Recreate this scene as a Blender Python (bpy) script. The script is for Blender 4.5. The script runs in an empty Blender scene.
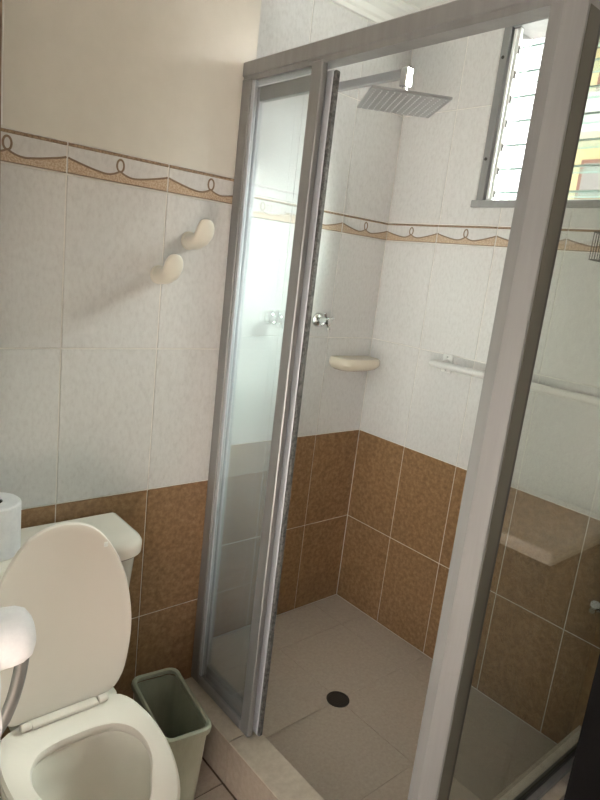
import bpy, bmesh, math, random
from mathutils import Vector, Matrix
random.seed(7)
SC = bpy.context.scene
COL = SC.collection

# ------------------------------------------------------------------ camera
cd = bpy.data.cameras.new('camera'); cam = bpy.data.objects.new('camera', cd); COL.objects.link(cam)
cd.sensor_fit = 'HORIZONTAL'; cd.sensor_width = 36; cd.lens = 613.415 / 600 * 36; cd.clip_start = .02; cd.clip_end = 200
FW, RT, UP = Vector((.6491, .7308, -.2103)), Vector((.7589, -.6404, .1137)), Vector((.0514, .2344, .9708))
FW.normalize(); RT = (RT - FW * RT.dot(FW)).normalized(); UP = RT.cross(FW)
cam.matrix_world = Matrix(((RT.x, UP.x, -FW.x, -1.8941), (RT.y, UP.y, -FW.y, -1.7288), (RT.z, UP.z, -FW.z, 1.4279), (0, 0, 0, 1)))
SC.camera = cam

# ------------------------------------------------------------------ world / light / exposure
w = bpy.data.worlds.new('world'); SC.world = w; w.use_nodes = True
bg = w.node_tree.nodes['Background']; bg.inputs[0].default_value = (.94, .97, 1.0, 1); bg.inputs[1].default_value = 2.6
sl = bpy.data.lights.new('sun', 'SUN'); sl.energy = 130; sl.angle = math.radians(50); sl.color = (1, .965, .92)      # sun veiled by haze, shining in at the window
so = bpy.data.objects.new('sun', sl); COL.objects.link(so); so.location = (6, -3, 6)
so.rotation_euler = Vector((-1.0, .52, -.74)).to_track_quat('-Z', 'Y').to_euler()
def portal(loc, rot, sx, sy):
    l = bpy.data.lights.new('portal', 'AREA'); l.shape = 'RECTANGLE'; l.size = sx; l.size_y = sy
    l.cycles.is_portal = True
    o = bpy.data.objects.new('portal', l); COL.objects.link(o); o.location = loc; o.rotation_euler = rot
portal((.16, -.70, 2.0), (0, math.radians(90), 0), .60, .62)
SC.view_settings.view_transform = 'Standard'; SC.view_settings.look = 'None'
SC.view_settings.gamma = 1; SC.view_settings.use_curve_mapping = False
SC.view_settings.exposure = 0.12

# ------------------------------------------------------------------ materials
def nt(name):
    m = bpy.data.materials.new(name); m.use_nodes = True
    return m, m.node_tree.nodes, m.node_tree.links, m.node_tree.nodes['Principled BSDF']
def plain(name, c, rough=.5, metal=0., spec=.5, **k):
    m, N, L, b = nt(name)
    b.inputs['Base Color'].default_value = (*c, 1); b.inputs['Roughness'].default_value = rough
    b.inputs['Metallic'].default_value = metal; b.inputs['Specular IOR Level'].default_value = spec
    for key, v in k.items(): b.inputs[key].default_value = v
    return m
def mottled(name, cols, scale, rough=.4, detail=6, bump=0., stretch=(1, 1, 1), metal=0., spec=.5, rr=0., seed_per_object=False):
    """colour mottling from noise; cols = [(pos, rgb), ...]"""
    m, N, L, b = nt(name)
    tc = N.new('ShaderNodeTexCoord'); mp = N.new('ShaderNodeMapping'); mp.inputs['Scale'].default_value = stretch
    L.new(tc.outputs['Object'], mp.inputs['Vector'])
    no = N.new('ShaderNodeTexNoise'); no.inputs['Scale'].default_value = scale; no.inputs['Detail'].default_value = detail
    no.inputs['Roughness'].default_value = .65
    src = mp.outputs['Vector']
    if seed_per_object:
        oi = N.new('ShaderNodeObjectInfo'); mu = N.new('ShaderNodeMath'); mu.operation = 'MULTIPLY'; mu.inputs[1].default_value = 37.
        L.new(oi.outputs['Random'], mu.inputs[0])
        ad = N.new('ShaderNodeVectorMath'); ad.operation = 'ADD'; L.new(src, ad.inputs[0]); L.new(mu.outputs[0], ad.inputs[1]); src = ad.outputs[0]
    L.new(src, no.inputs['Vector'])
    cr = N.new('ShaderNodeValToRGB'); el = cr.color_ramp.elements
    while len(el) < len(cols): el.new(.5)
    for e, (p, c) in zip(el, cols): e.position = p; e.color = (*c, 1)
    L.new(no.outputs['Fac'], cr.inputs['Fac']); L.new(cr.outputs['Color'], b.inputs['Base Color'])
    b.inputs['Roughness'].default_value = rough; b.inputs['Metallic'].default_value = metal; b.inputs['Specular IOR Level'].default_value = spec
    if bump:
        bp = N.new('ShaderNodeBump'); bp.inputs['Strength'].default_value = bump; bp.inputs['Distance'].default_value = .002
        L.new(no.outputs['Fac'], bp.inputs['Height']); L.new(bp.outputs['Normal'], b.inputs['Normal'])
    return m
def glass(name, tint, haze=0., haze_col=(.8, .85, .8), blur=0., blur_mix=0.):
    m, N, L, b = nt(name); N.remove(b); out = N['Material Output']
    tr = N.new('ShaderNodeBsdfTransparent'); tr.inputs[0].default_value = (*tint, 1)
    gl = N.new('ShaderNodeBsdfGlossy'); gl.inputs['Roughness'].default_value = .02
    fr = N.new('ShaderNodeFresnel'); ge = N.new('ShaderNodeNewGeometry')      # same 4 % reflection on either face of the pane
    mr = N.new('ShaderNodeMapRange'); mr.inputs['To Min'].default_value = 1.5; mr.inputs['To Max'].default_value = 1 / 1.5
    L.new(ge.outputs['Backfacing'], mr.inputs['Value']); L.new(mr.outputs[0], fr.inputs['IOR'])
    base = tr.outputs[0]
    if blur_mix:
        rf = N.new('ShaderNodeBsdfRefraction'); rf.inputs['Color'].default_value = (*tint, 1); rf.inputs['IOR'].default_value = 1.03; rf.inputs['Roughness'].default_value = blur
        mx = N.new('ShaderNodeMixShader'); mx.inputs[0].default_value = blur_mix
        L.new(base, mx.inputs[1]); L.new(rf.outputs[0], mx.inputs[2]); base = mx.outputs[0]
    if haze:
        df = N.new('ShaderNodeBsdfDiffuse'); df.inputs[0].default_value = (*haze_col, 1)
        tl = N.new('ShaderNodeBsdfTranslucent'); tl.inputs[0].default_value = (*haze_col, 1)
        ms = N.new('ShaderNodeMixShader'); ms.inputs[0].default_value = .5; L.new(df.outputs[0], ms.inputs[1]); L.new(tl.outputs[0], ms.inputs[2])
        mh = N.new('ShaderNodeMixShader'); mh.inputs[0].default_value = haze
        L.new(base, mh.inputs[1]); L.new(ms.outputs[0], mh.inputs[2]); base = mh.outputs[0]
    mf = N.new('ShaderNodeMixShader'); L.new(fr.outputs[0], mf.inputs[0]); L.new(base, mf.inputs[1]); L.new(gl.outputs[0], mf.inputs[2])
    L.new(mf.outputs[0], out.inputs['Surface'])
    return m

M = {}
M['white_tile'] = mottled('white_tile', [(.30, (.60, .582, .572)), (.5, (.665, .65, .64)), (.7, (.70, .69, .68))], 110, .22, 8, .12, (1, 1, .55), seed_per_object=True)
M['brown_tile'] = mottled('brown_tile', [(.28, (.180, .096, .044)), (.5, (.280, .162, .080)), (.72, (.390, .245, .136))], 60, .33, 8, .10, seed_per_object=True)
M['grout'] = mottled('grout', [(.3, (.70, .67, .63)), (.7, (.80, .77, .73))], 30, .9)
M['brown_grout'] = M['grout']
M['floor_tile'] = mottled('floor_tile', [(.3, (.43, .355, .295)), (.5, (.475, .40, .335)), (.7, (.52, .445, .38))], 90, .45, 8, .06, seed_per_object=True)
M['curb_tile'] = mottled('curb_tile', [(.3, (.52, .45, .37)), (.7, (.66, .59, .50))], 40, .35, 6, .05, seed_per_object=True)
M['curb_face_shaded'] = mottled('curb_face_shaded', [(.3, (.33, .265, .21)), (.7, (.42, .345, .28))], 60, .4, 6, .05, seed_per_object=True)  # outer curb faces: their shade is put into a darker tile colour
M['floor_grout'] = mottled('floor_grout', [(.3, (.36, .295, .24)), (.7, (.42, .35, .29))], 40, .9)
M['dark_grout'] = mottled('dark_grout', [(.3, (.10, .075, .055)), (.7, (.17, .13, .10))], 40, .9)
M['paint'] = mottled('paint', [(.3, (.67, .64, .575)), (.7, (.71, .68, .615))], 14, .6, 5, .06)
M['corridor_absorber'] = plain('corridor_absorber', (.27, .265, .26), .7)  # dark so the added corridor walls send little light back
M['white_paint'] = plain('white_paint', (.80, .79, .76), .6)
M['wood_trim'] = mottled('wood_trim', [(.3, (.20, .13, .075)), (.7, (.30, .21, .13))], 30, .5, 4, 0, (1, 1, .1))
M['alu'] = mottled('alu', [(.35, (.275, .272, .27)), (.65, (.315, .312, .31))], 25, .42, 4, .0, (1, 1, .06), metal=.5)
M['alu_light'] = mottled('alu_light', [(.3, (.46, .47, .50)), (.7, (.52, .53, .56))], 25, .5, 4, 0, (1, 1, .06), metal=.3)
M['seal'] = mottled('seal', [(.40, (.04, .038, .036)), (.5, (.08, .076, .072)), (.70, (.12, .115, .11))], 110, .6, 2)
M['olive_seal'] = plain('olive_seal', (.085, .080, .062), .5)
M['rubber'] = plain('rubber', (.035, .032, .028), .5)
M['glass_clear'] = glass('glass_clear', (.865, .885, .855), .03)
M['glass_hazy'] = glass('glass_hazy', (.93, .945, .95), .085, (.78, .82, .86), .12, .4)
M['glass_door'] = glass('glass_door', (.935, .945, .945), .03)
M['glass_louvre'] = glass('glass_louvre', (.90, .97, .95), .02)
M['glass_edge'] = plain('glass_edge', (.46, .62, .59), .2)
M['chrome'] = plain('chrome', (.72, .72, .72), .12, 1.)
M['brushed'] = plain('brushed', (.42, .42, .43), .3, 1.)
M['nozzle'] = plain('nozzle', (.62, .62, .63), .5)
M['ceramic'] = plain('ceramic', (.75, .695, .625), .12, 0, .5)
M['seat_plastic'] = plain('seat_plastic', (.67, .605, .55), .28)
M['hook_plastic'] = plain('hook_plastic', (.74, .69, .60), .3)
M['ceramic_beige'] = plain('ceramic_beige', (.68, .61, .50), .2)
M['white_plastic'] = plain('white_plastic', (.78, .77, .75), .3)
M['paper'] = mottled('paper', [(.3, (.68, .67, .69)), (.7, (.76, .75, .76))], 60, .95, 5, .3)
M['card'] = plain('card', (.10, .08, .065), .9)
M['bin'] = mottled('bin', [(.3, (.28, .285, .21)), (.7, (.41, .41, .32))], 12, .35, 6, 0, (1, 1, .3))
M['dark_metal'] = plain('dark_metal', (.055, .05, .045), .45, .6)
M['black_wood'] = plain('black_wood', (.006, .005, .005), .8, 0, .15)
M['rope'] = mottled('rope', [(.35, (.20, .125, .07)), (.65, (.40, .28, .18))], 190, .4, 3)
M['swag'] = plain('swag', (.27, .19, .125), .35)
M['peach'] = mottled('peach', [(.38, (.40, .275, .18)), (.6, (.58, .45, .33))], 240, .4, 3)
M['yellow_wall'] = plain('yellow_wall', (.80, .68, .38), .9)
M['cream_wall'] = plain('cream_wall', (.85, .83, .76), .9)
M['red_frame'] = plain('red_frame', (.35, .18, .13), .7)
M['dark_glass'] = plain('dark_glass', (.40, .37, .35), .3)
M['concrete'] = plain('concrete', (.16, .155, .145), .9)

# ------------------------------------------------------------------ helpers
def link(name, me, mat, parent=None, loc=(0, 0, 0)):
    o = bpy.data.objects.new(name, me); COL.objects.link(o); o.location = loc
    if mat is not None and not me.materials: me.materials.append(M[mat])
    if parent is not None: o.parent = parent
    return o
def tag(o, label=None, cat=None, group=None, kind=None):
    if label: o['label'] = label
    if cat: o['category'] = cat
    if group: o['group'] = group
    if kind: o['kind'] = kind
    return o
def thing(name, label, cat, loc=(0, 0, 0), group=None):
    o = bpy.data.objects.new(name, None); COL.objects.link(o); o.location = loc
    o.empty_display_size = .05
    return tag(o, label, cat, group)
def bm_mesh(bm, name, smooth=False):
    bmesh.ops.recalc_face_normals(bm, faces=bm.faces[:])
    me = bpy.data.meshes.new(name); bm.to_mesh(me); bm.free()
    if smooth:
        for p in me.polygons: p.use_smooth = True
        me.set_sharp_from_angle(angle=math.radians(42))
    return me
def box_bm(bm, a, b, bev=0., seg=1):
    a, b = Vector(a), Vector(b); lo = Vector([min(x, y) for x, y in zip(a, b)]); hi = Vector([max(x, y) for x, y in zip(a, b)])
    r = bmesh.ops.create_cube(bm, size=1); vs = r['verts']
    for v in vs: v.co = Vector([(lo[i] + hi[i]) / 2 + v.co[i] * (hi[i] - lo[i]) for i in range(3)])
    if bev:
        es = list({e for v in vs for e in v.link_edges})
        bmesh.ops.bevel(bm, geom=es, offset=bev, segments=seg, profile=.5, affect='EDGES')
def box(name, a, b, mat, parent=None, bev=.002, seg=1, smooth=False):
    """box in world axes; origin at its centre (relative to the parent's location)"""
    a, b = Vector(a), Vector(b); c = (a + b) / 2
    bm = bmesh.new(); box_bm(bm, a - c, b - c, bev, seg)
    off = parent.location if parent is not None else Vector()
    return link(name, bm_mesh(bm, name, smooth), mat, parent, c - off)
def loft_bm(bm, rings, cap0=True, cap1=True, closed=True):
    V = [[bm.verts.new(p) for p in r] for r in rings]
    n = len(V[0])
    for i in range(len(V) - 1):
        for j in range(n if closed else n - 1):
            k = (j + 1) % n
            bm.faces.new((V[i][j], V[i][k], V[i + 1][k], V[i + 1][j]))
    if cap0: bm.faces.new(V[0])
    if cap1: bm.faces.new(V[-1])
    return V
def tube_bm(bm, path, r, n=10, flat=None):
    """round tube (or a flat strip: flat=(half_a, half_b)) along a 3-D path"""
    path = [Vector(p) for p in path]; rings = []; up = None
    for i, p in enumerate(path):
        t = (path[min(i + 1, len(path) - 1)] - path[max(i - 1, 0)]).normalized()
        if up is None:
            up = Vector((0, 0, 1)) if abs(t.z) < .9 else Vector((0, 1, 0))
        s = t.cross(up).normalized(); up = s.cross(t).normalized()
        rr = r[i] if isinstance(r, (list, tuple)) else r
        ra, rb = flat if flat else (rr, rr)
        rings.append([p + s * math.cos(a) * ra + up * math.sin(a) * rb for a in [2 * math.pi * j / n for j in range(n)]])
    loft_bm(bm, rings)
def tube(name, path, r, mat, parent=None, n=10, flat=None):
    bm = bmesh.new(); off = parent.location if parent is not None else Vector()
    c = sum((Vector(p) for p in path), Vector()) / len(path)
    tube_bm(bm, [Vector(p) - c for p in path], r, n, flat)
    return link(name, bm_mesh(bm, name, True), mat, parent, c - off)
def smooth_path(pts, n=8):
    pts = [Vector(p) for p in pts]; out = []
    for i in range(len(pts) - 1):
        p0, p1, p2, p3 = pts[max(i - 1, 0)], pts[i], pts[i + 1], pts[min(i + 2, len(pts) - 1)]
        for k in range(n):
            t = k / n
            out.append(.5 * ((2 * p1) + (p2 - p0) * t + (2 * p0 - 5 * p1 + 4 * p2 - p3) * t * t + (3 * p1 - p0 - 3 * p2 + p3) * t ** 3))
    out.append(pts[-1]); return out
def lathe(name, prof, mat, parent=None, loc=(0, 0, 0), axis='Z', n=28, cap=True):
    bm = bmesh.new(); rings = []
    for r, h in prof:
        ring = []
        for j in range(n):
            a = 2 * math.pi * j / n; c, s = r * math.cos(a), r * math.sin(a)
            ring.append({'Z': (c, s, h), 'Y': (c, h, s), 'X': (h, c, s)}[axis])
        rings.append(ring)
    loft_bm(bm, rings, cap, cap)
    off = parent.location if parent is not None else Vector()
    return link(name, bm_mesh(bm, name, True), mat, parent, Vector(loc) - off)
def prism(name, poly, z0, z1, mat, parent=None, bev=0.):
    bm = bmesh.new(); cx = sum(p[0] for p in poly) / len(poly); cy = sum(p[1] for p in poly) / len(poly); cz = (z0 + z1) / 2
    V = loft_bm(bm, [[(p[0] - cx, p[1] - cy, z - cz) for p in poly] for z in (z0, z1)])
    if bev: bmesh.ops.bevel(bm, geom=bm.edges[:], offset=bev, segments=1, affect='EDGES')
    off = parent.location if parent is not None else Vector()
    return link(name, bm_mesh(bm, name), mat, parent, Vector((cx, cy, cz)) - off)

# ---- tiles: each one an object of its own, alike ones share the mesh
_cache = {}
GAP = .004; TH = .003
def tile(name, parent, u0, u1, v0, v1, place, mat, hole=None, th=TH, gap=GAP, key=''):
    """rectangle [u0,u1]x[v0,v1] in a plane; place(u,v,n) -> world point (n = height above the plane)"""
    g = gap / 2; a0, a1, b0, b1 = u0 + g, u1 - g, v0 + g, v1 - g
    if a1 - a0 < .006 or b1 - b0 < .006: return None
    us, vs = [a0, a1], [b0, b1]; cut = False
    if hole:
        h0, h1, k0, k1 = hole
        if h0 < a1 and h1 > a0 and k0 < b1 and k1 > b0:
            cut = True
            us = sorted(set([a0, a1] + [h for h in (h0, h1) if a0 < h < a1])); vs = sorted(set([b0, b1] + [k for k in (k0, k1) if b0 < k < b1]))
    cu, cv = (a0 + a1) / 2, (b0 + b1) / 2; c = Vector(place(cu, cv, 0))
    ck = (round(a1 - a0, 4), round(b1 - b0, 4), mat, key) if not cut else None
    me = _cache.get(ck) if ck else None
    if me is None:
        bm = bmesh.new(); G = {}
        for i in range(len(us) - 1):
            for j in range(len(vs) - 1):
                if cut and h0 < (us[i] + us[i + 1]) / 2 < h1 and k0 < (vs[j] + vs[j + 1]) / 2 < k1: continue
                f = []
                for (p, q) in ((i, j), (i + 1, j), (i + 1, j + 1), (i, j + 1)):
                    if (p, q) not in G: G[(p, q)] = bm.verts.new(Vector(place(us[p], vs[q], 0)) - c)
                    f.append(G[(p, q)])
                bm.faces.new(f)
        if not bm.faces: bm.free(); return None
        if len(bm.faces) > 1: bmesh.ops.dissolve_faces(bm, faces=bm.faces[:])
        nrm = Vector(place(cu, cv, 1)) - c
        e = bmesh.ops.extrude_face_region(bm, geom=bm.faces[:])
        top = [x for x in e['geom'] if isinstance(x, bmesh.types.BMVert)]
        bmesh.ops.translate(bm, verts=top, vec=nrm * th)
        tset = set(top)
        te = [x for x in bm.edges if x.verts[0] in tset and x.verts[1] in tset]
        bmesh.ops.bevel(bm, geom=te, offset=.0008, segments=1, affect='EDGES')
        me = bm_mesh(bm, name); me.materials.append(M[mat])
        if ck: _cache[ck] = me
    off = parent.location if parent is not None else Vector()
    return link(name, me, None, parent, c - off)

ZF = -.03            # bathroom floor, shower floor is z = 0
WB = -.2728          # face of the wall behind the toilet (the shower recess goes back to y = 0)
XE = -.891           # where that wall ends and the recess begins
ZB, ZJ, ZR, ZS, ZT = .7807, .3876, 1.1755, 1.5706, 1.6402
ZC = 2.37
XL = -1.72           # left wall
YD = -2.25           # wall behind the camera's right
WIN = (-1.02, -.392, 1.712, 2.292)      # y0,y1,z0,z1 of the window opening

def struct(name, label, a=None, b=None, mat='paint'):
    o = box(name, a, b, mat, None, 0)
    return tag(o, label, None, None, 'structure')

# ------------------------------------------------------------------ border tile (swag pattern in relief)
def border_tile(parent, u0, u1, place, key):
    """0.25 wide pattern centred in its cell and cut to [u0,u1]; sub-parts: rope moulding, swag, peach band"""
    pu0, pu1 = u0
    c0, c1 = u1
    b = tile('border_tile', parent, c0, c1, ZS, ZT, place, 'white_tile', key=key)
    if b is None: return
    W = pu1 - pu0; g = GAP / 2; H = ZT - ZS
    def sub(name, bm, mat):
        if not bm.verts: bm.free(); return
        link(name, bm_mesh(bm, name), mat, b, (0, 0, 0))
    org = Vector(place((c0 + c1) / 2, (ZS + ZT) / 2, 0))
    P = lambda u, v, n: Vector(place(u, v, n)) - org
    lo, hi = c0 + g, c1 - g
    # top rope moulding
    bm = bmesh.new()
    loft_bm(bm, [[P(lo, ZT - .0025, TH), P(lo, ZT - .0095, TH), P(lo, ZT - .0080, TH + .003), P(lo, ZT - .0040, TH + .003)], [P(hi, ZT - .0025, TH), P(hi, ZT - .0095, TH), P(hi, ZT - .0080, TH + .003), P(hi, ZT - .0040, TH + .003)]])
    sub('rope_moulding', bm, 'rope')
    def curve(t):      # swag height above tile bottom, t in 0..1 across the tile
        s = t * 2 if t < .5 else (1 - t) * 2          # 0 at the joint, 1 at the centre
        return .022 * (1 - s) ** 1.7 + .014 + .014 * max(0, (s - .66) / .34) ** 2
    ts = [i / 40 for i in range(41)]
    pts = [(pu0 + W * t, ZS + curve(t)) for t in ts]
    pts = [(min(max(u, lo), hi), v) for u, v in pts if lo - .004 <= u <= hi + .004]
    bm = bmesh.new()
    for (ua, va), (ub, vb) in zip(pts[:-1], pts[1:]):
        if ub - ua < 1e-5: continue
        q = [bm.verts.new(P(u, v, TH + .0006)) for u, v in ((ua, ZS + .003), (ub, ZS + .003), (ub, vb), (ua, va))]
        bm.faces.new(q)
    bmesh.ops.remove_doubles(bm, verts=bm.verts[:], dist=1e-6)
    sub('peach_band', bm, 'peach')
    bm = bmesh.new()
    def ribbon(pp, hw):
        V = []
        for i, (u, v) in enumerate(pp):
            a, c = pp[max(i - 1, 0)], pp[min(i + 1, len(pp) - 1)]
            d = Vector((c[0] - a[0], c[1] - a[1])).normalized(); n = Vector((-d.y, d.x))
            V.append([bm.verts.new(P(u + n.x * k * hw, v + n.y * k * hw, TH + h)) for k, h in ((-1, .0008), (-.5, .0022), (.5, .0022), (1, .0008))])
        for a, c in zip(V[:-1], V[1:]):
            for j in range(3): bm.faces.new((a[j], a[j + 1], c[j + 1], c[j]))
    if len(pts) > 1:
        pts2 = [pts[0]]
        for x in pts[1:]:
            if x[0] - pts2[-1][0] > 1e-5: pts2.append(x)
        ribbon(pts2, .0022)
        ribbon([(pts2[0][0], ZS + .003), (pts2[-1][0], ZS + .003)], .0012)
    cu = (pu0 + pu1) / 2
    if lo < cu - .01 and cu + .01 < hi:
        ring = [(cu + .0085 * math.sin(a), ZS + .0405 - .0135 * math.cos(a)) for a in [2 * math.pi * k / 22 for k in range(23)]]
        ribbon(ring, .0024)
    sub('swag', bm, 'swag')

def tile_rows(parent, u_lo, u_hi, ux, place, rows, key, hole=None):
    """ux = position of one joint; columns every .25"""
    W = .25; k0 = math.floor((u_lo - ux) / W); k1 = math.ceil((u_hi - ux) / W)
    for k in range(k0, k1):
        a, b = ux + k * W, ux + (k + 1) * W
        c0, c1 = max(a, u_lo), min(b, u_hi)
        if c1 - c0 < .008: continue
        for (v0, v1, mat) in rows:
            if mat == 'border': border_tile(parent, (a, b), (c0, c1), place, key + str(round(c1 - c0, 3)))
            else: tile('wall_tile', parent, c0, c1, v0, v1, place, mat, hole, gap=.0028 if mat == 'brown_tile' else GAP, key=key)
LOW = lambda z: [(z, ZJ, 'brown_tile'), (ZJ, ZB, 'brown_tile'), (ZB, ZR, 'white_tile'), (ZR, ZS, 'white_tile'), (ZS, ZT, 'border')]
HIGH = [(ZT, 2.035, 'white_tile'), (2.035, ZC, 'white_tile')]

# ------------------------------------------------------------------ room shell
# wall behind the toilet: the wall core carries grout colour below the border and paint above it
wb = struct('wall_back', 'cream painted wall tiled white and brown behind the toilet', (XL - .1, WB + TH - .001, ZF - .1), (XE, .12, ZC), 'grout')
paint = box('painted_plaster', (XL, WB + .0015, ZT), (XE, WB + TH - .001, ZC), 'paint', wb, 0)
tile_rows(wb, XL, XE, -1.3733, lambda u, v, n: (u, WB + TH - n, v), LOW(ZF), 'A')
# return of that wall into the recess
tile_rows(wb, WB + .002, -.001, 0., lambda u, v, n: (XE + n, u, v), LOW(0.) + HIGH, 'R')

ws = struct('wall_shower', 'white and brown tiled wall of the shower recess carrying the taps', (XE, TH - .001, -.1), (.12, .12, ZC), 'grout')
tile_rows(ws, XE + .006, 0., 0., lambda u, v, n: (u, TH - n, v), LOW(0.) + HIGH, 'A')

# right wall with the louvre window: four blocks around the opening
y0, y1, z0, z1 = WIN
bm = bmesh.new()
fx = TH - .001
for a, b in (((fx, YD, ZF - .1), (.14, .12, z0)), ((fx, YD, z1), (.14, .12, ZC)), ((fx, YD, z0), (.14, y0, z1)), ((fx, y1, z0), (.14, .12, z1))):
    box_bm(bm, a, b)
wr = link('wall_right', bm_mesh(bm, 'wall_right'), 'grout'); tag(wr, 'white and brown tiled wall with the louvre window and grab bar', None, None, 'structure')
tile_rows(wr, YD, 0., 0., lambda u, v, n: (TH - n, u, v), LOW(0.) + HIGH, 'B', hole=(y0 - .002, y1 + .002, z0 - .002, z1 + .002))

# wall on the left with the doorway the photograph is taken from
DY0, DY1, DZ = -2.12, -.97, 2.02
bm = bmesh.new()
for a, b in (((XL - .1, DY1, ZF - .1), (XL, WB, ZC)), ((XL - .1, YD, ZF - .1), (XL, DY0, ZC)), ((XL - .1, DY0, DZ), (XL, DY1, ZC))): box_bm(bm, a, b)
wl = link('wall_left', bm_mesh(bm, 'wall_left'), 'paint'); tag(wl, 'cream painted side wall with an open doorway', None, None, 'structure')
struct('wall_front', 'cream painted wall facing the toilet', (XL - .1, YD - .1, ZF - .1), (.14, YD, ZC), 'paint')
struct('ceiling', 'white flat ceiling', (XL - .1, YD - .1, ZC), (.14, .12, ZC + .1), 'white_paint')

# floors
fl = struct('floor', 'beige tiled bathroom floor', (XL - .1, YD - .1, ZF - .1), (.14, WB + .01, ZF - .005), 'dark_grout')
ux, uy, W = -.979, -.559, .30
for i in range(-4, 4):
    for j in range(-7, 2):
        a0, a1 = max(ux + i * W, XL), min(ux + (i + 1) * W, -.001); b0, b1 = max(uy + j * W, YD), min(uy + (j + 1) * W, WB)
        if a1 - a0 < .01 or b1 - b0 < .01: continue
        if a0 > -.99 and b0 > -1.215: continue
        tile('floor_tile', fl, a0, a1, b0, b1, lambda u, v, n: (u, v, ZF - .005 + n), 'floor_tile', hole=(-.981, .1, -1.221, .1), key='F')
CX0, CX1, CY0, CY1, CZ = -.98, -.88, -1.22, -1.112, .115     # curb: outer/inner x, outer/inner y, top
fs = struct('floor_shower', 'beige tiled shower floor around the drain', (CX1, CY1, -.09), (0, 0, -.0015), 'floor_grout')
ux, uy, W = -.478, -.515, .33
for i in range(-2, 2):
    for j in range(-2, 2):
        a0, a1 = max(ux + i * W, CX1 + .001), min(ux + (i + 1) * W, -.001); b0, b1 = max(uy + j * W, CY1 + .001), min(uy + (j + 1) * W, -.001)
        if a1 - a0 < .01 or b1 - b0 < .01: continue
        tile('floor_tile', fs, a0, a1, b0, b1, lambda u, v, n: (u, v, -.0015 + n), 'floor_tile', th=.0016, gap=.0014, key='S')

# curb, L-shaped, clad in tiles
bm = bmesh.new(); e = .005
box_bm(bm, (CX0 + e, CY0 + e, ZF - .05), (CX1 - e, WB, CZ - e)); box_bm(bm, (CX1 - e, CY0 + e, ZF - .05), (-.001, CY1 - e, CZ - e))
cb = link('trim_3', bm_mesh(bm, 'curb_core'), 'dark_grout'); tag(cb, 'low beige tiled curb around the shower floor', None, None, 'structure')
joints = [WB - .001, -.568, -.868, -1.168, CY0]
for a, b in zip(joints[1:], joints[:-1]):
    tile('curb_tile', cb, CX0, CX1, a, b, lambda u, v, n: (u, v, CZ - e + n), 'curb_tile', gap=.0025, key='C')
    tile('curb_tile', cb, a, b, ZF, CZ - .006, lambda u, v, n: (CX0 + e - n, u, v), 'curb_face_shaded', gap=.0025, key='CF')
    if b > CY1: tile('curb_tile', cb, max(a, CY1), b, 0.001, CZ - .006, lambda u, v, n: (CX1 - e + n, u, v), 'curb_tile', gap=.0025, key='CI')
xs = [CX1, -.58, -.28, -.002]
for a, b in zip(xs[:-1], xs[1:]):
    tile('curb_tile', cb, a, b, CY0, CY1, lambda u, v, n: (u, v, CZ - e + n), 'curb_tile', gap=.0025, key='D')
    tile('curb_tile', cb, a, b, ZF, CZ - .006, lambda u, v, n: (u, CY0 + e - n, v), 'curb_face_shaded', gap=.0025, key='DF')
    tile('curb_tile', cb, a, b, .001, CZ - .006, lambda u, v, n: (u, CY1 - e + n, v), 'curb_tile', gap=.0025, key='DI')

# crown moulding round the shower recess
def crown(name, prof, place, l0, l1, label):
    bm = bmesh.new()
    loft_bm(bm, [[place(l, d, h) for d, h in prof] for l in (l0, l1)])
    o = link(name, bm_mesh(bm, name), 'white_paint'); return tag(o, label, None, None, 'structure')
prof = [(0, 2.295), (.012, 2.295), (.014, 2.308), (.022, 2.314), (.030, 2.330), (.048, 2.346), (.060, 2.350), (.066, 2.358), (.080, 2.362), (.080, ZC), (0, ZC)]
crown('trim_1', prof, lambda l, d, h: (l, -d - .0005, h), XE + .006, -.001, 'white crown moulding above the shower taps wall')
crown('trim_4', prof, lambda l, d, h: (-d - .0005, l, h), YD, -.081, 'white crown moulding above the window')
# wooden strip at the left edge of the view
tr = struct('trim_2', 'thin brown wooden strip on the wall left of the hooks', (-1.60, WB - .016, 1.0), (-1.515, WB, ZC), 'wood_trim')
box('caulk', (-1.515, WB - .004, ZT + .003), (-1.508, WB, ZC), 'white_paint', tr, .001)

# unseen corridor outside the doorway, its walls added to cut doorway light
struct('floor_corridor', 'plain corridor floor beyond the doorway', (-4.2, -4, ZF - .1), (XL - .1, 1, ZF), 'floor_tile')
struct('ceiling_corridor', 'grey corridor ceiling beyond the doorway', (-4.2, -4, ZC), (XL - .1, 1, ZC + .1), 'corridor_absorber')
struct('wall_light_block', 'unseen grey corridor wall added to cut the doorway light', (-3.3, -4, ZF - .1), (-3.2, 1, ZC), 'corridor_absorber')
struct('wall_light_block_high', 'unseen high grey wall added to block daylight in the corridor', (-3.2, -4, ZF), (XL - .1, -3.9, 2.31), 'corridor_absorber')
struct('wall_light_block_end', 'unseen grey end wall added to shut light out of the corridor', (-3.2, .9, ZF), (XL - .1, 1, ZC), 'corridor_absorber')
portal((XL - .05, (DY0 + DY1) / 2, (DZ + ZF) / 2), (0, math.radians(-90), 0), DZ - ZF, DY1 - DY0)

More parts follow.
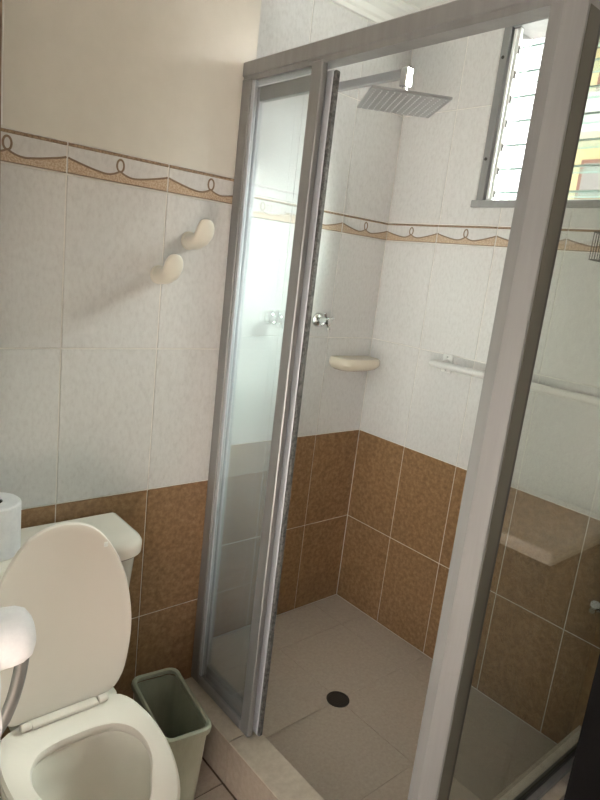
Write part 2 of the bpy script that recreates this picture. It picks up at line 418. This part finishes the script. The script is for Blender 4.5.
# ------------------------------------------------------------------ louvre window
win = thing('window_1', 'louvre window of open glass blades in the shower', None, (0.06, (y0 + y1) / 2, z0)); win['kind'] = 'structure'
box('jamb', (-.002, y1 - .030, z0 + .001), (.13, y1 - .001, z1 - .001), 'wood_trim', win).data.materials[0] = M['alu']
box('jamb', (-.002, y0 + .001, z0 + .001), (.13, y0 + .030, z1 - .001), 'alu', win)
box('sill', (-.010, y0 - .012, z0 - .012), (.13, y1 + .012, z0 + .012), 'alu', win)
box('window_head', (-.002, y0 + .031, z1 - .022), (.13, y1 - .031, z1 - .001), 'alu', win)
for yy in (y1 - .044, y0 + .044):
    box('operator_channel', (.012, yy - .013, z0 + .013), (.028, yy + .013, z1 - .023), 'white_plastic', win)
    box('operator_bar', (.002, yy - .004, z0 + .02), (.010, yy + .004, z1 - .03), 'white_plastic', win, .001)
for zz in (1.86, 2.18):
    lathe('screw', [(.0055, -.006), (.0055, -.004), (.003, -.002)], 'dark_metal', win, (.0, y1 - .016, zz), 'X', 10)
NB = 7; P = (z1 - z0 - .05) / NB
bl = None
for k in range(NB):
    zz = z0 + .036 + P * k
    o = box('louvre_blade', (.018, y0 + .060, zz), (.118, y1 - .060, zz + .008), 'glass_louvre', win, .0008) if bl is None else link('louvre_blade', bl, None, win, Vector((.068, (y0 + y1) / 2, zz + .004)) - win.location)
    if bl is None:
        o.data.materials.append(M['glass_edge'])
        for p in o.data.polygons:
            if abs(p.normal.x) > .8: p.material_index = 1
    bl = o.data
    for yy in (y1 - .058, y0 + .058):
        box('blade_clip', (.014, yy - .006, zz - .012), (.105, yy + .006, zz + .013), 'alu', win, .001)

# ------------------------------------------------------------------ shower enclosure
HZ0, HZ1 = 1.878, 1.926
en = thing('shower_enclosure', 'grey aluminium corner shower enclosure with fixed glass panels', 'shower enclosure', (-.93, -1.165, CZ))
XA = -.930
# header on the toilet side: body, upper lip, lower lip
bm = bmesh.new()
pr_ = [(XA, HZ0 + .014), (XA + .004, HZ0 + .012), (XA + .004, HZ0), (XA + .044, HZ0), (XA + .044, HZ1), (XA + .003, HZ1), (XA, HZ1 - .003)]
loft_bm(bm, [[Vector((x, y, z)) - en.location for x, z in pr_] for y in (WB - .0005, -1.128)])
link('header_rail', bm_mesh(bm, 'header_rail'), 'alu', en)
bm = bmesh.new()
YA = -1.178
loft_bm(bm, [[Vector((x, YA + (xx - XA), z)) - en.location for xx, z in pr_] for x in (-.862, -.0005)])
link('header_rail', bm_mesh(bm, 'header_rail'), 'alu', en)
# corner post
post = [(-.930, -1.128), (-.930, -1.150), (-.926, -1.1535), (-.903, -1.1755), (-.899, -1.1765), (-.862, -1.1765), (-.862, -1.160), (-.872, -1.160), (-.872, -1.140), (-.886, -1.128)]
prism('corner_post', post, CZ + .0005, HZ1, 'alu', en)
box('post_seal', (-.899, -1.1785, CZ + .001), (-.862, -1.1768, HZ0), 'olive_seal', en, .0005)
box('gasket', (-.8615, -1.1765, CZ + .02), (-.850, -1.160, HZ0), 'rubber', en, .001)
# fixed panel beside the toilet
box('wall_jamb', (XA, WB - .040, CZ + .001), (XA + .020, WB - .0005, HZ0 + .006), 'alu', en, .0025)
box('wall_jamb_lip', (XA + .004, WB - .052, CZ + .03), (XA + .016, WB - .041, HZ0), 'alu_light', en, .001)
box('panel_stile', (XA, -.588, CZ + .001), (XA + .018, -.549, HZ0 + .006), 'alu', en, .0025)
box('bottom_rail', (XA, -.5485, CZ + .001), (XA + .020, WB - .0405, CZ + .030), 'alu', en, .0025)
box('glass_pane', (XA + .007, -.5485, CZ + .031), (XA + .012, WB - .053, HZ0), 'glass_hazy', en, 0)
# fixed panel on the window side
box('bottom_track', (-.849, -1.190, CZ + .001), (-.002, -1.160, CZ + .018), 'alu', en, .002)
box('track_seal', (-.849, -1.176, CZ + .0185), (-.025, -1.160, CZ + .030), 'rubber', en, .001)
box('wall_jamb', (-.024, -1.190, CZ + .019), (-.001, -1.150, HZ0), 'alu', en, .002)
box('glass_pane', (-.850, -1.171, CZ + .031), (-.025, -1.166, HZ0), 'glass_clear', en, 0)
# rail on the curb inside the opening
# sliding door parked behind the fixed panel
sd = thing('sliding_door', 'narrow framed sliding glass door pushed open behind the fixed panel', 'door', (-.895, -.45, CZ))
XS0, XS1 = -.905, -.889
box('door_stile', (XS0, -.598, CZ + .006), (XS1, -.566, 1.868), 'alu_light', sd, .002)
box('door_stile', (XS0, WB - .048, CZ + .006), (XS1, WB - .008, 1.868), 'alu_light', sd, .002)
box('top_rail', (XS0, -.5655, 1.832), (XS1, WB - .0485, 1.868), 'alu', sd, .002)
box('door_bottom_rail', (XS0, -.5655, CZ + .006), (XS1, WB - .0485, CZ + .060), 'alu', sd, .002)
box('glass_pane', (XS0 + .005, -.5655, CZ + .0605), (XS0 + .010, WB - .0485, 1.8315), 'glass_door', sd, 0)
box('edge_seal', (XS0 - .001, -.609, CZ + .008), (XS1 - .002, -.5985, 1.866), 'seal', sd, .003)

# ------------------------------------------------------------------ shower head
HX, HY, HZ = -.405, -.345, 1.946
sh = thing('rain_shower', 'square chrome rain shower head on a flat arm', 'shower head', (HX, -.001, 2.03))
box('wall_flange', (HX - .03, -.010, 1.998), (HX + .03, -.0005, 2.058), 'chrome', sh, .003)
box('arm', (HX - .010, HY - .0, 2.016), (HX + .010, -.0105, 2.042), 'brushed', sh, .002)
box('elbow_block', (HX - .014, HY - .028, 1.990), (HX + .014, HY - .0005, 2.044), 'chrome', sh, .003)
lathe('swivel', [(.010, 0), (.012, .004), (.012, .014), (.008, .020), (.008, .036)], 'chrome', sh, (HX, HY - .014, HZ + .0075), 'Z', 20)
hp = bmesh.new(); box_bm(hp, (-.119, -.119, -.004), (.119, .119, .004), .0025, 2)
ang = math.radians(-35)
plate = link('head_plate', bm_mesh(hp, 'head_plate'), 'brushed', sh, Vector((HX + .0, HY - .012, HZ + .0015)) - sh.location); plate.rotation_euler = (0, 0, ang)
nb = bmesh.new()
for i in range(12):
    for j in range(12):
        m4 = Matrix.Translation(((i - 5.5) * .019, (j - 5.5) * .019, -.0052))
        bmesh.ops.create_cone(nb, cap_ends=True, segments=6, radius1=.0016, radius2=.0026, depth=.0024, matrix=m4)
nz = link('nozzles', bm_mesh(nb, 'nozzles'), 'nozzle', plate); nz['kind'] = 'stuff'

# ------------------------------------------------------------------ taps
def tap(x, label):
    t = thing('tap_handle', label, 'tap', (x, -.0005, 1.242), 'tap handles on the shower wall')
    lathe('escutcheon', [(.027, 0), (.027, -.004), (.020, -.012), (.012, -.018)], 'chrome', t, (x, -.0005, 1.242), 'Y')
    lathe('stem', [(.011, -.018), (.011, -.040), (.015, -.042), (.015, -.062), (.010, -.066)], 'chrome', t, (x, -.0005, 1.242), 'Y', 20)
    for k in range(4):
        a = math.radians(25 + 90 * k); c, s = math.cos(a), math.sin(a); yy = -.053
        tube('cross_arm', [(x + .012 * c, yy, 1.242 + .012 * s), (x + .026 * c, yy, 1.242 + .026 * s), (x + .033 * c, yy, 1.242 + .033 * s), (x + .036 * c, yy, 1.242 + .036 * s)], [.005, .0055, .007, .004], 'chrome', t)
    return t
tap(-.318, 'chrome cross tap handle in the open between door edge and soap dish')
tap(-.545, 'chrome cross tap handle seen blurred through the hazy left glass')

# ------------------------------------------------------------------ soap dish
sdn = thing('soap_dish', 'beige ceramic soap dish on the shower wall beside the corner', 'soap dish', (-.120, -.0005, 1.058))
def dish_ring(rx, ry, z, n=32):
    out = []
    for k in range(n):
        a = math.pi + math.pi * k / (n - 1)
        c, s = math.cos(a), math.sin(a)
        out.append((rx * math.copysign(abs(c) ** .55, c), ry * math.copysign(abs(s) ** .55, s) if abs(s) > 1e-6 else 0, z))
    return out
bm = bmesh.new()
loft_bm(bm, [dish_ring(.075, .066, -.008), dish_ring(.098, .092, .003), dish_ring(.110, .104, .018), dish_ring(.110, .104, .036), dish_ring(.105, .099, .044), dish_ring(.094, .088, .0455), dish_ring(.080, .072, .0455)])
link('dish', bm_mesh(bm, 'dish', True), 'ceramic_beige', sdn)

# ------------------------------------------------------------------ grab bar
gb = thing('grab_bar', 'white grab bar fixed along the tiled wall below the window', 'grab bar', (0, -.65, 1.15))
tube('bar', [(-.055, -.352, 1.142), (-.055, -.362, 1.142), (-.055, -1.035, 1.142), (-.055, -1.045, 1.142)], [.008, .0125, .0125, .008], 'white_plastic', gb, 16)
for yy in (-.39, -.985):
    box('bracket_plate', (-.006, yy - .022, 1.110), (-.0005, yy + .022, 1.178), 'white_plastic', gb, .003, 2)
    tube('bracket', [(-.0065, yy, 1.142), (-.030, yy, 1.142), (-.044, yy, 1.142)], [.017, .013, .014], 'white_plastic', gb, 14)
    for dz in (.026, -.022): lathe('screw', [(.004, -.0062), (.004, -.008), (.002, -.0085)], 'chrome', gb, (0, yy, 1.142 + dz), 'X', 8)

# ------------------------------------------------------------------ wire basket, small tap
wk = thing('wire_basket', 'small dark wire basket hanging on the wall below the window', 'basket', (-.0, -.90, 1.55))
for zz, r in ((1.622, .0022), (1.545, .0018)):
    tube('hoop', [(-.004, -.872, zz), (-.085, -.872, zz), (-.085, -.985, zz), (-.004, -.985, zz), (-.004, -.872, zz)], r, 'dark_metal', wk, 6)
for k in range(9):
    yy = -.872 - .113 * k / 8
    tube('wire', [(-.085, yy, 1.62), (-.085, yy, 1.545), (-.005, yy, 1.545)], .0013, 'dark_metal', wk, 5)
for k in range(1, 5):
    xx = -.085 + .08 * k / 5
    for yy in (-.872, -.985): tube('wire', [(xx, yy, 1.62), (xx, yy, 1.545)], .0013, 'dark_metal', wk, 5)
st = thing('wall_tap', 'small white wall tap low on the brown tiles at the right edge', 'tap', (0, -1.085, .515))
lathe('flange', [(.016, -.0005), (.016, -.005), (.009, -.010)], 'chrome', st, (0, -1.085, .515), 'X', 18)
lathe('spout', [(.008, -.010), (.008, -.03), (.010, -.034), (.009, -.045)], 'chrome', st, (0, -1.085, .515), 'X', 16)
lathe('knob', [(.006, .006), (.014, .010), (.014, .020), (.010, .024)], 'white_plastic', st, (-.028, -1.085, .515), 'Z', 16)

# ------------------------------------------------------------------ drain
dr = thing('floor_drain', 'round dark metal drain in the shower floor', 'drain', (-.480, -.512, .0002))
lathe('rim', [(.040, 0), (.040, .002), (.037, .003), (.034, .002), (.034, .0)], 'dark_metal', dr, dr.location, 'Z', 32)
lathe('grate', [(.0335, .0), (.0335, .0012), (.030, .0016)], 'dark_metal', dr, dr.location, 'Z', 32)
for k in range(7):
    yy = -.024 + .008 * k; hw = math.sqrt(.029 ** 2 - yy ** 2)
    box('grate_slot', (-.480 - hw, -.512 + yy - .0014, .0018), (-.480 + hw, -.512 + yy + .0014, .0021), 'rubber', dr, 0)

# ------------------------------------------------------------------ wall hooks
def hook(x, z, label):
    t = thing('wall_hook', label, 'hook', (x, WB - .0005, z), 'white hooks on the tiled wall')
    # J-shaped body: profile in the y-z plane (outwards, up), rounded thickness in x
    cl = smooth_path([(0, 0, 0), (0, -.022, -.001), (0, -.044, .001), (0, -.062, .008), (0, -.075, .024), (0, -.080, .042), (0, -.080, .056)], 5)
    bm = bmesh.new(); rings = []; n = 18
    for i, p in enumerate(cl):
        t_ = (cl[min(i + 1, len(cl) - 1)] - cl[max(i - 1, 0)]).normalized()
        nn = Vector((0, -t_.z, t_.y)); f = i / (len(cl) - 1)
        k_ = max(0, (f - .62) / .38); a = (.021 + .005 * min(1, f / .6)) * math.sqrt(max(.04, 1 - k_ ** 2.2))          # half width in x
        b = .021 * (1 - max(0, (f - .25) / .75)) + .0065 * max(0, (f - .25) / .75)        # half depth
        if i == len(cl) - 1: a *= .6; b *= .5
        rings.append([p + Vector((math.cos(q) * a, 0, 0)) + nn * math.sin(q) * b for q in [2 * math.pi * k / n for k in range(n)]])
    loft_bm(bm, rings)
    link('hook_body', bm_mesh(bm, 'hook_body', True), 'hook_plastic', t)
    lathe('base_plate', [(.0235, 0), (.0235, -.004), (.020, -.006)], 'hook_plastic', t, t.location, 'Y', 24)
hook(-1.052, 1.462, 'white hook nearer the shower, the upper of the two on the tiles')
hook(-1.133, 1.368, 'white hook farther from the shower, the lower of the two on the tiles')

# ------------------------------------------------------------------ toilet
TX = -1.44
def half_outline(ctrl, n=7):
    pts = smooth_path([(a, b, 0) for a, b in ctrl], n)
    return [(p.x, p.y) for p in pts]
SEAT = half_outline([(0, -.538), (.06, -.538), (.118, -.543), (.145, -.572), (.158, -.625), (.161, -.69), (.154, -.755), (.137, -.82), (.113, -.873), (.078, -.918), (.038, -.943), (0, -.950)])
HOLE = half_outline([(0, -.626), (.044, -.628), (.084, -.642), (.108, -.676), (.113, -.720), (.103, -.765), (.083, -.805), (.060, -.848), (.032, -.874), (0, -.882)])
def full(h):           # mirror a half outline to a closed loop
    return h[:-1] + [(-x, y) for x, y in h[:0:-1]]
def resample(loop, n):
    L = [0]; m = len(loop)
    for i in range(m): a, b = loop[i], loop[(i + 1) % m]; L.append(L[-1] + math.hypot(b[0] - a[0], b[1] - a[1]))
    out = []; T = L[-1]; i = 0
    for k in range(n):
        d = T * k / n
        while L[i + 1] < d: i += 1
        f = (d - L[i]) / max(L[i + 1] - L[i], 1e-9); a, b = loop[i], loop[(i + 1) % m]
        out.append((a[0] + (b[0] - a[0]) * f, a[1] + (b[1] - a[1]) * f))
    return out
NS = 72
SO, SI = resample(full(SEAT), NS), resample(full(HOLE), NS)
def off(loop, d, c=(0, -.74)):
    out = []
    for x, y in loop:
        v = Vector((x - c[0], y - c[1])); l = v.length; v = v * ((l + d) / l); out.append((c[0] + v.x, c[1] + v.y))
    return out
SZ = .400
tl = thing('toilet', 'cream toilet with raised lid standing against the tiled wall', 'toilet', (TX, -.60, ZF))
def tp(p, z): return Vector((p[0], p[1] + .60, z - ZF))
bm = bmesh.new()
R = [[tp(p, SZ - .024) for p in off(SO, -.002)], [tp(p, SZ - .008) for p in SO], [tp(p, SZ - .001) for p in off(SO, -.006)], [tp(p, SZ) for p in off(SO, -.014)],
     [tp(p, SZ) for p in off(SI, .009)], [tp(p, SZ - .002) for p in off(SI, .003)], [tp(p, SZ - .012) for p in SI], [tp(p, SZ - .024) for p in off(SI, .004)]]
R.append(R[0]); V = loft_bm(bm, R, False, False); bmesh.ops.remove_doubles(bm, verts=bm.verts[:], dist=1e-5)
tag(link('seat', bm_mesh(bm, 'seat', True), 'seat_plastic', tl), 'cream plastic seat ring lying on the bowl')
# bowl: outside down to the foot, inside down to the outlet
def sc(loop, s, c, z): return [tp((c[0] + (x - c[0]) * s[0], c[1] + (y - c[1]) * s[1]), z) for x, y in loop]
c = (0, -.70); bm = bmesh.new()
R = [sc(SO, (.62, .62), (0, -.62), ZF + .001), sc(SO, (.60, .60), (0, -.62), ZF + .05), sc(SO, (.62, .62), (0, -.63), .10), sc(SO, (.78, .76), (0, -.66), .20), sc(SO, (.93, .92), (0, -.70), .29), sc(SO, (.975, .97), (0, -.72), .345),
     sc(SO, (.975, .97), (0, -.72), SZ - .032), sc(SO, (.95, .95), (0, -.72), SZ - .0255), sc(SI, (1.10, 1.06), (0, -.74), SZ - .0255), sc(SI, (1.06, 1.03), (0, -.74), SZ - .035), sc(SI, (1.12, 1.06), (0, -.74), .31), sc(SI, (.95, .85), (0, -.73), .24), sc(SI, (.62, .55), (0, -.72), .19), sc(SI, (.4, .35), (0, -.71), .13)]
loft_bm(bm, R)
link('bowl', bm_mesh(bm, 'bowl', True), 'ceramic', tl)
# lid, raised and leaning on the tank
LID = half_outline([(0, 0), (.06, 0), (.112, .004), (.140, .035), (.155, .09), (.162, .155), (.157, .225), (.142, .295), (.116, .355), (.080, .405), (.040, .430), (0, .437)])
LO = resample(full(LID), NS)
def offl(d): return off(LO, d, (0, .2))
lean = math.radians(4.5)
def lp(p, t):           # (x, up along lid), t = thickness towards the room
    u = p[1]; y = -.528 + u * math.sin(lean) - t * math.cos(lean); z = .402 + u * math.cos(lean) + t * math.sin(lean)
    return Vector((p[0], y + .60, z - ZF))
bm = bmesh.new()
loft_bm(bm, [[lp(p, 0) for p in offl(-.010)], [lp(p, .004) for p in offl(-.002)], [lp(p, .012) for p in offl(0)], [lp(p, .017) for p in offl(-.003)], [lp(p, .018) for p in offl(-.010)], [lp(p, .015) for p in offl(-.020)]])
tag(link('seat_lid', bm_mesh(bm, 'seat_lid', True), 'seat_plastic', tl), 'raised cream plastic lid')
bp = lp((.093, .372), .0185) + tl.location
box('bumper', bp - Vector((.005, .003, .006)), bp + Vector((.005, .0, .006)), 'white_plastic', tl, .0018)
for s in (-1, 1):
    tube('hinge', [(TX + s * .074, -.560, SZ + .008), (TX + s * .076, -.560, SZ + .008), (TX + s * .094, -.560, SZ + .008), (TX + s * .096, -.560, SZ + .008)], [.007, .009, .009, .007], 'seat_plastic', tl, 14)
box('hinge_plate', (TX - .073, -.570, SZ + .0005), (TX + .073, -.547, SZ + .011), 'seat_plastic', tl, .003, 2)
# tank
def rr(x0, x1, yb, yf, r, bow, n=8):
    """rounded plan, flat back, front bowed out by bow"""
    pts = [(x0, yb), ]
    cx = (x0 + x1) / 2; hw = (x1 - x0) / 2
    fr = []
    for k in range(n + 1):
        a = math.pi + math.pi / 2 * k / n; fr.append((x0 + r + r * math.cos(a), yf + r + r * math.sin(a)))
    for k in range(1, n): fr.append((x0 + r + (x1 - x0 - 2 * r) * k / n, yf))
    for k in range(n + 1):
        a = 1.5 * math.pi + math.pi / 2 * k / n; fr.append((x1 - r + r * math.cos(a), yf + r + r * math.sin(a)))
    fr = [(x, y - bow * (1 - ((x - cx) / hw) ** 2)) for x, y in fr]
    return pts + fr + [(x1, yb)]
def tk(z, x0, x1, yb, yf, r, bow): return [Vector((x - TX, y + .60, z - ZF)) for x, y in rr(x0, x1, yb, yf, r, bow)]
cx = TX + .014; bm = bmesh.new(); yb = WB - .006
loft_bm(bm, [tk(.385, cx - .172, cx + .172, yb, -.435, .05, .01), tk(.50, cx - .185, cx + .185, yb, -.450, .05, .01), tk(.692, cx - .200, cx + .200, yb, -.460, .05, .008)])
link('tank', bm_mesh(bm, 'tank', True), 'ceramic', tl)
bm = bmesh.new()
loft_bm(bm, [tk(.6925, cx - .206, cx + .206, yb, -.466, .055, .006), tk(.700, cx - .213, cx + .213, yb, -.474, .06, .006), tk(.722, cx - .214, cx + .214, yb, -.475, .06, .006), tk(.731, cx - .209, cx + .209, yb, -.470, .058, .006), tk(.736, cx - .198, cx + .198, yb - .004, -.458, .052, .006)])
link('tank_lid', bm_mesh(bm, 'tank_lid', True), 'ceramic', tl)
bm = bmesh.new()
loft_bm(bm, [tk(.33, cx - .10, cx + .10, -.40, -.60, .02, 0), tk(.384, cx - .12, cx + .12, -.30, -.545, .02, 0)])
link('tank_shelf', bm_mesh(bm, 'tank_shelf', True), 'ceramic', tl)

# paper roll on the tank
def roll(name, label, loc, r, h, axis, hole=.019):
    t = thing(name, label, 'toilet paper', loc)
    lathe('paper', [(hole, 0), (r - .003, 0), (r, .003), (r, h - .003), (r - .003, h), (hole, h), (hole, 0)], 'paper', t, loc, axis, 40, False)
    lathe('core', [(hole - .0005, .002), (hole - .0005, h - .002), (hole - .002, h - .002), (hole - .002, .002), (hole - .0005, .002)], 'card', t, loc, axis, 24, False)
    return t
roll('toilet_paper_roll', 'white toilet paper roll standing upright on the toilet tank', (-1.545, -.375, .7366), .056, .120, 'Z')

# paper roll on its holder at the left edge
HYR, HZR = -.88, .878
hr = thing('paper_holder', 'grey metal paper holder arm curving down at the left edge', 'paper holder', (XL, HYR + .03, .74))
box('wall_plate', (XL + .0005, -.875, .60), (XL + .006, -.825, .68), 'brushed', hr, .002)
tube('arm', smooth_path([(XL + .0065, -.85, .640), (XL + .03, -.85, .648), (XL + .062, -.85, .675), (XL + .082, -.85, .718), (XL + .093, -.85, .765), (XL + .097, -.85, .805), (XL + .092, -.852, .845), (XL + .080, -.856, .866)], 5), .008, 'alu', hr, 12, flat=(.006, .011))
hpr = thing('toilet_paper_roll', 'white toilet paper roll on the grey holder at the left edge', 'toilet paper', (XL + .001, HYR - .035, HZR))
bm = bmesh.new(); rings = []
for r_, h_ in ((.015, .005), (.037, .005), (.040, .010), (.041, .03), (.041, .055), (.0395, .069), (.034, .080), (.024, .086), (.015, .084), (.015, .006)):
    rings.append([(h_, r_ * math.cos(a), r_ * math.sin(a) * 1.0) for a in [2 * math.pi * k / 36 for k in range(36)]])
loft_bm(bm, rings, False, False)
link('paper', bm_mesh(bm, 'paper', True), 'paper', hpr)
bm = bmesh.new(); rows = []
for i in range(15):
    z = -.01 - .012 * i
    rows.append([(.006 + .0028 * j, -.040 - .0035 * math.sin(i * .55 + j * .3) - .003 * math.sin(i * 1.3 + j * .9), z) for j in range(12)])
V = [[bm.verts.new(p) for p in r] for r in rows]
for a, b in zip(V[:-1], V[1:]):
    for j in range(11): bm.faces.new((a[j], a[j + 1], b[j + 1], b[j]))
bmesh.ops.solidify(bm, geom=bm.faces[:], thickness=.0015)
link('loose_sheet', bm_mesh(bm, 'loose_sheet', True), 'paper', hpr)

# ------------------------------------------------------------------ bin
BC = (-1.127, -.484); ba = math.radians(-7.5)
bn = thing('trash_bin', 'green plastic waste bin between toilet and shower curb', 'bin', (BC[0], BC[1], ZF + .0005)); bn.rotation_euler = (0, 0, ba)
def rrect(hx, hy, r, z, n=6):
    out = []
    for sx, sy, a0 in ((1, 1, 0), (-1, 1, 90), (-1, -1, 180), (1, -1, 270)):
        for k in range(n + 1):
            a = math.radians(a0 + 90 * k / n); out.append((sx * (hx - r) + r * math.cos(a), sy * (hy - r) + r * math.sin(a), z))
    return out
bm = bmesh.new()
loft_bm(bm, [rrect(.048, .098, .02, 0), rrect(.052, .105, .022, .006), rrect(.062, .128, .024, .262), rrect(.059, .125, .022, .262), rrect(.049, .102, .02, .009), rrect(.046, .098, .018, .006)])
link('body', bm_mesh(bm, 'body', True), 'bin', bn)
bm = bmesh.new()
R = [rrect(.0625, .1285, .024, .264), rrect(.069, .136, .028, .262), rrect(.070, .137, .028, .270), rrect(.069, .136, .028, .278), rrect(.064, .131, .025, .281), rrect(.058, .125, .022, .279), rrect(.057, .124, .021, .270)]
loft_bm(bm, R + [R[0]], False, False); bmesh.ops.remove_doubles(bm, verts=bm.verts[:], dist=1e-6)
link('rim', bm_mesh(bm, 'rim', True), 'bin', bn)

# ------------------------------------------------------------------ black vanity at the right edge
vx, vy = -.405, -1.247
va = thing('vanity_cabinet', 'black vanity cabinet outside the shower at the right edge', 'cabinet', (vx / 2, -1.55, ZF))
box('carcass', (vx + .02, vy - .60, ZF + .001), (-.001, vy, .76), 'black_wood', va, .002)
for k in range(2):
    a = vy - .002 - .30 * k
    d_ = box('cabinet_door', (vx, a - .295, ZF + .06), (vx + .0195, a, .755), 'black_wood', va, .002)
    h_ = box('handle', (vx - .022, a - .03 - .235 * (1 - k), .48), (vx - .0005, a - .022 - .235 * (1 - k), .60), 'brushed', None, .002)
    h_.parent = d_; h_.location = h_.location - d_.location - va.location
box('basin_top', (vx - .02, vy - .61, .7605), (-.001, vy + .005, .80), 'ceramic', va, .008, 3, True)

# ------------------------------------------------------------------ building across the street
BX = 15.
bd = thing('apartment_building', 'yellow apartment block with cream balconies across the street', 'building', (BX, 4., -6))
box('wall', (BX, -9, -6), (BX + 6, 7.7, 7.9), 'yellow_wall', bd, 0)
rf = box('roof', (BX - .7, -9.3, 7.9), (BX + 6.3, 8.0, 8.15), 'concrete', bd, .02)
for z in (-2.6, .2, 3.0, 5.6):
    box('balcony', (BX - .9, -8.5, z), (BX - .002, 7.5, z + .95), 'cream_wall', bd, .02)
    for k in range(6):
        yy = 6.3 - 2.7 * k
        f = box('window', (BX - .06, yy - .7, z + 1.1), (BX - .002, yy + .7, z + 2.1), 'red_frame', bd, 0)
        p = box('pane', (BX - .08, yy - .6, z + 1.2), (BX - .0605, yy + .6, z + 2.0), 'dark_glass', None, 0)
        p.parent = f; p.location = p.location - f.location - bd.location
gr = struct('ground', 'grey street far below the window', (.5, -40, -6.2), (40, 60, -6.001), 'concrete')
